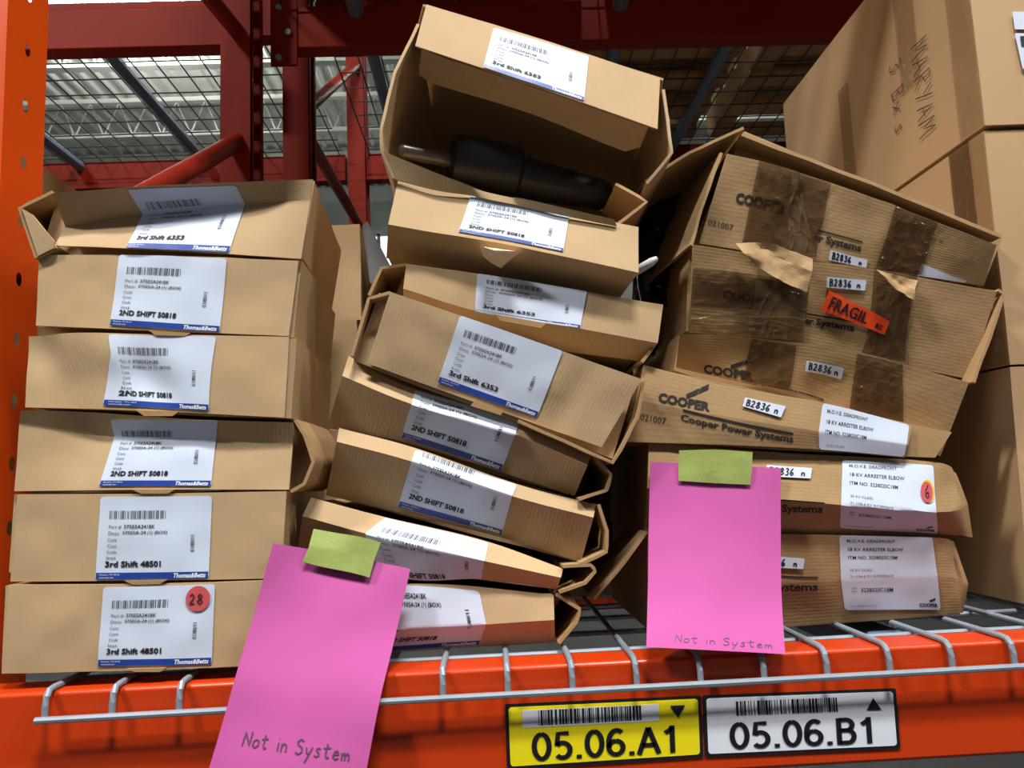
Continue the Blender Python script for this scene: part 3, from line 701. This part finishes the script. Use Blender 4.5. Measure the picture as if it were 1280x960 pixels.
# the elbow
YE = .15
el = thing('elbow_connector', P(650, 240, YE), 'black rubber elbow connector with a grey rod lying inside the open carton', 'connector')
m = MB(); m.tube([P(499,188,YE-.05), P(503,189,YE-.05), P(570,203,YE-.02)], [.006, .0085, .0085], 14); m.build('rod', RODM, el)
a0, a1, a2, a3 = P(562,200,YE-.02), P(648,216,YE), P(655,222,YE), P(760,246,YE+.02)
m = MB(); m.tube([a0, a0.lerp(a1, .04), a0.lerp(a1, .45), a0.lerp(a1, .95), a1], [.022, .033, .035, .034, .030], 28); m.build('sleeve', BLACK, el)
m = MB(); m.tube([a1, a2, a2.lerp(a3, .5), a2.lerp(a3, .92), a3], [.028, .026, .023, .020, .016], 24); m.build('cable_boot', BLACK, el)
m = MB(); m.tube([a0.lerp(a1, .55), a0.lerp(a1, .55)+Vector((.01, .09, -.004))], [.03, .024], 24); m.build('side_leg', BLACK, el)

# ------------------------------------------------------------------ right stack
GR = 'cartons in the taped right stack'
def flag_logo(mb, S, u0, v0, u1, v1, off=.0012):
    """a slanted split flag"""
    def q(u, v): return S.pt(u0+(u1-u0)*u, v0+(v1-v0)*v, off)
    mb.add([q(0, .55), q(.62, .22), q(.52, .80), q(0, 1)], [(0, 1, 2, 3)])
    mb.add([q(.66, .20), q(1, 0), q(1, .55), q(.56, .78)], [(0, 1, 2, 3)])
def sticker(S, quad, parent, n=.0009, extra=True):
    L = S.sub(quad); o = card('handwritten_sticker', L, PAPER, parent, .0022, .06, 8, .0004)
    m = MB(); put_pen(m, L, 'B2836', .07, .82, .64, .0008, adv=.92, off=.0025)
    put_pen(m, L, 'n', .79, .82, .62, .0008, adv=.9, off=.0025)
    m.build('handwriting', INK, o, 0); return o
def elbow_label(S, quad, parent, v0=0, v1=1, dot=False):
    L = S.sub(quad, v0, v1); o = card('product_label', L, PAPER, parent, .0012, .04)
    k = MB(); g = MB()
    put_text(g, L, 'M.O.V.E. DEADFRONT', .06, .05, .52, .09, .0015, bold=.012); put_text(k, L, '18 KV ARRESTER ELBOW', .07, .16, .60, .205, .0015, bold=.006)
    put_text(k, L, 'ITM NO. 3238020C18M', .07, .27, .53, .315, .0015, bold=.006)
    put_text(g, L, '35 KV CLASS', .08, .445, .28, .475, .0015); put_text(g, L, '21.1/36.6 KV INTERFACE', .08, .53, .48, .56, .0015)
    put_text(g, L, 'CAT', .08, .69, .13, .72, .0015); put_text(g, L, 'NO.', .08, .735, .13, .76, .0015); put_text(k, L, '3238020C18M', .16, .705, .46, .76, .0015, bold=.006)
    put_text(k, L, 'COOPER', .72, .915, .96, .965, .0015, bold=.045)
    if v1 >= .95: flag_logo(k, L, .85, .84, .93, .90, .0015)
    put_text(g, L, '5238020CI', .05, .94, .28, .955, .0015)
    k.build('printed_lettering', INK, o, 0)
    if g.v: g.build('small_lettering', INKG, o, 0)
    if dot:
        d = disc('round_sticker', L, .88, .30, .0105, ORED, parent, .0023); d['label'] = 'orange sticker edged yellow, numbered 6'
        disc('sticker_centre', L, .865, .31, .0093, RED, d, .0027)
        h = MB(); put_pen(h, L, '6', .835, .38, .15, .0006, off=.0032); h.build('handwritten_number', INK, d, 0)
    return o
def tape(S, quad, parent, mt=None, off=.0014, name='packing_tape'):
    st = [S.inv(*q) for q in quad]; Lp = Patch(S, st)
    class W:      # slightly rumpled film
        W = Lp.W; H = Lp.H; v0 = 0; v1 = 1
        @staticmethod
        def pt(u, v, o=0): return Lp.pt(u, v, o+.0014*abs(noise.noise(Vector((u*5, v*4, quad[0][0]*.1))))+.0018*max(0, .12-abs(noise.noise(Vector((u*3+v*2, v*3-u, quad[0][1]*.1)))))/.12)
    return sheet(name, W, mt or TAPE, parent, nu=36, nv=30, thick=.0003, off=off)
def printed(S, jobs, parent, name='printed_lettering', mt=None):
    m = MB()
    for j in jobs:
        if j[0] == 'rect': put_rect(m, S.sub(j[1]), 0, 0, 1, 1, .0005, 8)
        elif j[0] == 'flag': flag_logo(m, S.sub(j[1]), 0, 0, 1, 1, .0005)
        else: put_text(m, S.sub(j[1]), j[0], 0, 0, 1, 1, .0005, bold=j[2])
    return m.build(name, mt or INKC, parent, 0)
CD = Vector((0, .26, 0))
def cooper(label, rows, Y0, body, **k):
    return mailer(label, rows, Y0, body, k.pop('D', CD), group=GR, panel_mat=CARDH, name='product_carton', **k)

r6, c6 = cooper('product carton at the bottom of right stack, plain white label, on the wires', [[(809,664),(1000,668),(1165,672),(1192,677,.014)],[(810,732,.008),(990,728,.008),(1172,720,.008),(1210,730,.018)],[(810,800,.022),(985,784,.022),(1176,769,.022),(1204,766,.028)]], .082, [(809,666),(1188,676),(1200,768),(811,799)], zmin=ZDECK,
    dents=[(.95,.4,.02,.3,.006)], seed=31, rec=.034)
elbow_label(c6, ((1049,668),(1165,672),(1174,762),(1055,762)), r6)
sticker(c6, ((950,694),(1005,698),(1003,711),(948,708)), r6)
printed(c6, [('rect', ((975,719),(1022,721),(1022,723),(975,721))), ('Cooper Power Systems', ((872,727),(1022,728),(1022,741),(872,743)), .03)], r6)
r5, c5 = cooper('product carton second from bottom of right stack, orange sticker on label', [[(811,553),(980,566),(1166,577),(1196,592,.010)],[(809,610,-.012),(980,625,-.014),(1172,640,-.012),(1211,630,.012)],[(808,661,.012),(980,672,.012),(1176,668,.012),(1217,672,.016)]], .080, [(809,554),(1180,580),(1196,669),(806,664)],
    dents=[(.93,.25,.02,.2,.006)], seed=32, rec=.028)
elbow_label(c5, ((1052,575),(1166,582),(1171,667),(1049,660)), r5, dot=True)
sticker(c5, ((958,581),(1014,585),(1012,598),(956,595)), r5)
printed(c5, [('rect', ((975,624),(1030,628),(1030,630),(975,626))), ('Cooper Power Systems', ((880,628),(1028,632),(1028,644),(880,640)), .03)], r5)
dr = strip('hanging_flap', [P(808,664,.078), P(780,700,.074), P(741,748,.07)], Vector((0, .12, 0)), CARDIN, r5, .003); 
r4c, c4 = cooper('tilted product carton below the three taped ones, label curling off', [[(805,456),(910,483),(1032,504),(1140,532)],[(796,500,-.004),(900,520,-.004),(1026,540,-.004),(1136,556,-.004)],[(784,552),(900,556),(1026,562),(1132,572)]], .070, [(806,458),(1190,540),(1170,572),(788,552)], seed=33, dents=[(.12,.75,.1,.3,.004)])
elbow_label(c4, ((1028,504),(1137,530),(1130,571),(1024,562)), r4c, 0, .52)
sticker(c4, ((930,497),(981,508),(975,522),(927,508)), r4c)
printed(c4, [('COOPER', ((824,490),(888,503),(887,515),(823,502)), .05), ('flag', ((858,486),(886,480),(884,493),(858,498))), ('rect', ((854,511),(991,541),(991,544),(854,514))), ('Cooper Power Systems', ((852,517),(992,545),(991,556),(851,528)), .035), ('021007', ((802,516),(834,522),(833,530),(801,524)), 0)], r4c)
r3, c3 = cooper('lowest of three taped product cartons, crumpled brown tape over its front', [[(850,417),(936,421),(1071,440),(1211,478)],[(846,459,.018),(930,478,.018),(1030,502,.018),(1176,570,.020)]], .092, [(850,418),(1208,478),(1176,569),(842,462)], seed=34, rec=.03,
    dents=[(.3,.4,.12,.4,.005),(.6,.7,.08,.4,.004)])
printed(c3, [('COOPER', ((880,455),(942,464),(941,477),(879,468)), .05), ('flag', ((914,450),(940,446),(939,456),(914,461))), ('Cooper Power Systems', ((900,481),(1030,497),(1030,506),(900,490)), .035)], r3)
sticker(c3, ((1008,451),(1055,460),(1052,474),(1006,464)), r3)
tape(c3, ((940,424),(996,432),(985,492),(930,476)), r3); tape(c3, ((1071,442),(1128,456),(1130,540),(1062,510)), r3)
r2c, c2 = cooper('middle of three taped product cartons with an orange warning sticker', [[(866,306),(940,316),(1010,326),(1095,337),(1247,364)],[(862,416,.024),(936,421,.024),(1000,429,.024),(1128,457,.024),(1211,474,.024)]], .085, [(862,308),(1248,364),(1212,476),(858,414)], seed=35, rec=.032,
    dents=[(.25,.15,.10,.25,.004),(.33,.6,.05,.5,-.005),(.62,.5,.05,.5,.004)], flaps=[([(1247,364),(1253,368),(1236,420),(1215,478)], 0, .2)])
printed(c2, [('rect', ((1006,391),(1070,402),(1070,404),(1006,393))), ('er Systems', ((1006,396),(1068,406),(1067,417),(1005,407)), .035), ('COOPER', ((904,362),(963,370),(962,382),(903,374)), .05)], r2c)
tape(c2, ((866,336),(1012,350),(1006,392),(862,384)), r2c); tape(c2, ((950,318),(1014,328),(1003,430),(936,420)), r2c, TAPEC, .0022)
tape(c2, ((1092,338),(1146,347),(1132,452),(1076,442)), r2c, None, .0018); tape(c2, ((862,386),(1005,398),(1000,424),(862,408)), r2c, TAPEC, .0026)
sticker(c2, ((1033,347),(1082,351),(1080,364),(1032,360)), r2c)
Lf = c2.sub(((1035,364),(1112,402),(1104,419),(1024,388)))
fr = card('warning_sticker', Lf, ORANGE, r2c, .0036, .05, 12); fr['label'] = 'orange sticker reading FRAGILE'
m = MB(); put_text(m, Lf, 'FRAGIL', .09, .18, .70, .84, .0042, bold=.02); put_text(m, Lf, 'E', .83, .50, .93, .82, .0042, bold=.02); m.build('printed_lettering', INK, fr, 0)
r1c, c1 = cooper('top of three taped product cartons, lid flaps hanging open', [[(909,192),(990,212),(1110,254),(1246,306)],[(874,304,.02),(960,318,.02),(1090,337,.02),(1229,357,.02)]], .082, [(930,164),(1254,296),(1230,357),(866,304)], seed=36,
    dents=[(.28,.5,.06,.5,.004),(.6,.5,.03,.6,-.003)], rec=.028)
printed(c1, [('COOPER', ((921,240),(984,254),(981,268),(919,254)), .05), ('rect', ((1022,287),(1078,302),(1078,304),(1022,289))), ('er Systems', ((1018,291),(1077,306),(1075,318),(1016,303)), .035), ('021007', ((886,273),(917,281),(916,288),(885,280)), 0), ('REV 06', ((1162,296),(1180,300),(1179,303),(1161,299)), 0)], r1c)
tape(c1, ((948,202),(1038,230),(1018,322),(926,310)), r1c); tape(c1, ((990,214),(1000,217),(1020,322),(985,318)), r1c, TAPEC, .002)
tape(c1, ((1118,258),(1172,278),(1150,344),(1092,338)), r1c)
sticker(c1, ((1037,313),(1083,326),(1081,336),(1035,326)), r1c)
Lw = c1.sub(((1152,330),(1208,352),(1204,355),(1146,347))); card('blank_label', Lw, PAPER, r1c, .0014, .02, 8)
lf = strip('lid_flap', [P(806,228,.10), P(862,192,.09), P(930,162,.08)], Vector((0, .22, 0)), CARDH, r1c, .0035)
strip('lid_edge', [P(927,170,.080), P(1090,232,.080), P(1251,297,.080)], Vector((0, .20, 0)), CARDH, r1c, .0045)
strip('side_flap', [P(900,190,.088), P(880,245,.088), P(862,306,.088)], Vector((-.02, .2, 0)), CARDH, r1c, .0035)
# small torn paper rags where the tape lets go
for rows, sd in (([[(920,303),(966,305),(1016,324)],[(930,316,-.008),(970,322,.004),(1014,340,-.006)],[(944,330),(968,346,-.006),(1008,366)]], 3), ([[(1094,338),(1122,343),(1148,350)],[(1108,348,-.006),(1126,354,.002),(1144,362,-.004)],[(1120,362),(1132,370),(1142,376)]], 8)):
    sheet('torn_tape', Surf(rows, .076, (), .005, freq=38, seed=sd), CARDH, r2c, nu=24, nv=12, thick=.0004, smooth=20)

# ------------------------------------------------------------------ big cartons on the right
GB = 'large cartons stacked at the right end'
YB = .13
def big(label, e_top, e_bot, W, Dp, ztop=None, shift=0):
    a, b = P(*e_top, YB+shift), P(*e_bot, YB+shift)
    t = thing('large_carton', (b.x+W/2, YB+shift+Dp/2, b.z), label, 'box', GB)
    hull('body', [a, a+Vector((W, 0, 0)), b+Vector((W, 0, 0)), b], Vector((0, Dp, 0)), CARDB, t, rough=.0015, freq=6)
    return t, a, b
tb3, a3, b3 = big('bottom large carton of the right end pile, mostly in shade', (1263, 458), (1287, 757), .42, .60)
tb2, a2_, b2_ = big('middle large carton of the right end pile with a taped corner', (1230, 163), (1263, 455), .42, .60)
tb1, a1_, b1_ = big('top large carton of the right end pile with marker writing', (1196, -150), (1231, 156), .42, .62, shift=-.004)
# writing on the left face
o_ = Vector((b1_.x-.0005, YB-.004, a1_.z))
FL = Flat(o_+Vector((-.004+.0, .62, 0)), Vector((0, -.62, 0)), Vector(((b1_.x-a1_.x), 0, b1_.z-a1_.z)), (-1, 0, 0))
FL.o = Vector((a1_.x, YB+.616, a1_.z))
def fl_uv(px, py):
    best = None
    for i in range(81):
        for j in range(81):
            x, y = proj(FL.pt(i/80, j/80)); e = (x-px)**2+(y-py)**2
            if best is None or e < best[0]: best = (e, i/80, j/80)
    return best[1:]
u, v = fl_uv(1139, 62); m = MB(); hgt = .042
put_pen(m, FL, 'MARYAM', u, v, hgt/FL.W, .0009, adv=.70, off=.003, rot=True, seed=5)
u, v = fl_uv(1113, 82); put_pen(m, FL, '3. Bx s', u, v, hgt/FL.W*.8, .0009, adv=.86, off=.003, rot=True, seed=6)
m.build('marker_writing', MARK, tb1, 0)
def face_tape(t, a, b, y0, y1, v0, v1, mt=TAPEC, off=.0022, ph=0):
    F2 = Flat(Vector((a.x, y1, a.z)), Vector((0, y0-y1, 0)), Vector((b.x-a.x, 0, b.z-a.z)), (-1, 0, 0))
    class W:
        W = .05; H = .3
        @staticmethod
        def pt(u, v, o=0): return F2.pt(u, v, o+.0018*abs(noise.noise(Vector((u*5+ph, v*9, ph)))))
    sheet('packing_tape', W, mt, t, nu=8, nv=40, thick=.0003, off=off, b=(v0, v1), back=Vector((1, 0, 0)))
face_tape(tb1, a1_, b1_, YB-.004, YB+.045, 0, 1, ph=1); face_tape(tb1, a1_, b1_, YB+.12, YB+.17, 0, .62, ph=2); face_tape(tb1, a1_, b1_, YB+.33, YB+.37, .3, .8, ph=3)
face_tape(tb2, a2_, b2_, YB, YB+.03, 0, 1, ph=4); face_tape(tb2, a2_, b2_, YB+.03, YB+.075, 0, .55, TAPE, ph=5)
Fd = Flat(P(1262, 12, YB-.008), P(1300, 22, YB-.008)-P(1262, 12, YB-.008), P(1270, 32, YB-.008)-P(1262, 12, YB-.008), (0, -1, 0))
lb = card('address_label', Flat(P(1265, 15, YB-.006), Vector((.10, 0, -.004)), Vector((0, 0, -.025)), (0, -1, 0)), PAPER, tb1, .001, .02)
lb2 = card('address_label', Flat(P(1268, 42, YB-.006), Vector((.10, 0, -.004)), Vector((.004, 0, -.05)), (0, -1, 0)), PAPER, tb1, .001, .02)
m = MB(); put_rect(m, Flat(P(1274, 46, YB-.006), Vector((.06, 0, 0)), Vector((0, 0, -.014)), (0, -1, 0)), 0, 0, 1, 1, .0018); m.build('black_print', INK, lb2, 0)

# ------------------------------------------------------------------ second row behind the stacks
def back_carton(label, tl, br, Y, depth, z0=None, mt=None):
    a, b = P(*tl, Y), P(*br, Y)
    return carton(label, a.x, b.x, Y, Y+depth, ZDECK if z0 is None else b.z, a.z, mt, 'second row cartons')
bc = back_carton('plain carton in the second row, peeking out beside the left stack', (330, 284), (452, 400), .36, .35, z0=1, mt=CARD)
back_carton('large shaded carton in the second row, carrying the peeking plain carton', (318, 402), (452, 700), .36, .40, mt=CARD)
back_carton('large shaded carton in the second row behind the middle stack', (466, 345), (662, 700), .38, .40, mt=CARD)
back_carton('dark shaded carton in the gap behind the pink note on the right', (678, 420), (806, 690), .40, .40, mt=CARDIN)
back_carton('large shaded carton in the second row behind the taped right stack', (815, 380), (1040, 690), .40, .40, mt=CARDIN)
pg = poly('grey_board', [P(453, 282, .34), P(459, 276, .36), P(497, 350, .40), P(490, 380, .38), P(462, 352, .34)], GREY, None, Vector((0, .004, 0)))
tag(pg, 'slanted grey board leaning between the left and middle stacks', 'board')

# black plastic bag stuffed between middle and right stacks
V = []; F = []; nb = 72; mb_ = 40
bc0 = P(832, 335, .29); rx, ry, rz = .045, .06, .12
for j in range(mb_+1):
    th = math.pi*j/mb_
    for i in range(nb):
        ph = 2*math.pi*i/nb; n = Vector((math.sin(th)*math.cos(ph), math.sin(th)*math.sin(ph), math.cos(th)))
        k = 1+.30*noise.noise(Vector((n.x*3, n.y*3, n.z*1.2)))+.22*abs(noise.noise(Vector((n.x*7, n.y*7, n.z*1.6))))
        V.append(bc0+Vector((n.x*rx*k, n.y*ry*k, n.z*rz*k)))
for j in range(mb_):
    for i in range(nb): F.append((j*nb+i, j*nb+(i+1) % nb, (j+1)*nb+(i+1) % nb, (j+1)*nb+i))
bgb = mesh_obj('plastic_bag', V, F, BAG, smooth=60); tag(bgb, 'crumpled black plastic bag stuffed between the middle and right stacks', 'bag')
m = MB(); m.tube([P(782,347,.10), P(800,336,.085), P(815,327,.08), P(821,323,.08)], [.005, .0055, .005, .003], 12)
tag(m.build('plastic_tube', TUBE), 'short translucent plastic tube poking out beside the torn carton', 'tube')

# ------------------------------------------------------------------ pink notes and green tape
def note(label, rows, text, tx, ink, pen, hv, adv, slope, curl, seed):
    S = Surf(rows, 0, (), .0025, freq=7, seed=seed, smooth=True); S.v0, S.v1 = 0, 1
    o = sheet('paper_note', S, PINK, None, nu=30, nv=44, thick=.0003, smooth=60)
    tag(o, label, 'note', 'pink paper notes')
    m = MB(); a, b = S.inv(*tx[0]); a2 = S.inv(*tx[1])[0]
    put_pen(m, S, text, a, b, hv, pen, width=(a2-a)*S.W, off=.0006, slope=slope, seed=seed); m.build('handwriting', ink, o, 0)
    return o
note('pink paper note taped to the middle stack, hanging past the front beam', [[(342,679,.004),(430,694,.030),(513,711,.036)],[(319,762,-.006),(407,774,.004),(496,788,.016)],[(293,850,-.026),(380,860,-.026),(476,870,-.020)],[(272,925,-.036),(364,933,-.042),(462,942,-.034)],[(254,985,-.044),(350,1000,-.054),(450,1005,-.044)]],
     'Not in System', ((303, 932),(440,946)), INKP, .0007, .056, 1.12, -.05, 0, 3)
note('pink paper note taped to the right product cartons, short and straight', [[(813,577,.062),(895,581,.062),(976,585,.062)],[(811,660,.048),(893,664,.044),(976,668,.050)],[(810,740,.020),(894,746,.014),(978,750,.022)],[(808,809,-.018),(890,813,-.020),(982,818,-.018)]],
     'Not in System', ((844, 802),(968,806)), INKP, .0004, .040, 1.55, -.02, 0, 8)
def ptape(label, rows, seed):
    S = Surf(rows, 0, (), .0012, freq=20, seed=seed); o = sheet('masking_tape', S, GREEN, None, nu=24, nv=12, thick=.0003, smooth=50)
    tag(o, label, 'tape', 'green masking tape strips')
ptape('crinkled green tape strip holding the long pink note', [[(392,661,.022),(420,666,.027),(450,671,.028),(476,678,.032)],[(386,684,.0125),(430,690,.0215),(468,699,.0265)],[(378,702,.007),(400,708,.012),(440,716,.018),(462,722,.021)]], 4)
ptape('green tape strip holding the shorter straight pink note', [[(849,563,.060),(895,562,.059),(941,565,.060)],[(848,582,.058),(895,584,.057),(940,586,.058)],[(848,601,.056),(895,604,.055),(938,606,.056)]], 5)

# ------------------------------------------------------------------ location signs on the beam
def loc_sign(label, quad, mt, text, upw, patch):
    q = [P(x, y, -.0005) for x, y in quad]
    S = Surf([[q[0], q[1]], [q[3], q[2]]], 0, (), 0, world=True); S.v0, S.v1 = 0, 1
    o = card('location_sign', S, SIGNK, None, .0010, .03, 4, .0010); tag(o, label, 'sign', 'shelf location signs')
    class In:
        W = S.W*.965; H = S.H*.90; v0 = 0; v1 = 1
        @staticmethod
        def pt(u, v, off=0): return S.pt(.0175+.965*u, .05+.90*v, off)
    card('face', In, mt, o, .0014, .06, 4, .0003)
    if patch:
        class Pt:
            W = In.W*.72; H = In.H*.30; v0 = 0; v1 = 1
            @staticmethod
            def pt(u, v, off=0): return In.pt(.07+.72*u, .06+.30*v, off)
        card('barcode_patch', Pt, SIGNW, o, .0017, .04, 4, .0002)
    m = MB(); put_bars(m, In, .155, .07, .70, .33, 40, .0019, seed=len(text)+upw); m.build('barcode', SIGNK, o, 0)
    m = MB(); put_block(m, In, text, .115, .45, .89, .93, .0020); m.build('lettering', SIGNK, o, 0)
    m = MB(); x0, x1, y0, y1 = .85, .93, .10, .33
    m.add([In.pt(x0, y1 if upw else y0, .002), In.pt(x1, y1 if upw else y0, .002), In.pt((x0+x1)/2, y0 if upw else y1, .002)], [(0, 1, 2)])
    m.build('arrow', SIGNK, o, 0)
loc_sign('yellow location sign reading 05.06.A1 with a down arrow', [(631,880),(876,869),(879,946),(634,962)], YELLOW, '05.06.A1', False, True)
loc_sign('white location sign reading 05.06.B1 with an up arrow', [(878,869),(1119,860),(1125,935),(881,946)], SIGNW, '05.06.B1', True, False)

# things low in the bay below, dim
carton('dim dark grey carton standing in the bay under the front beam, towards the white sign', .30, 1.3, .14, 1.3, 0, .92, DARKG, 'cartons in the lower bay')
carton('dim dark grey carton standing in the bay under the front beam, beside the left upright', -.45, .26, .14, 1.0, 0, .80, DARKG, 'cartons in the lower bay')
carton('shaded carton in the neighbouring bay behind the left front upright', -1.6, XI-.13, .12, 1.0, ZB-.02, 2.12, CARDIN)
beam('orange beam of the neighbouring bay past the left upright', -2.9, XI-.08, .002, .05, ZB-.02, .118, BEAM)
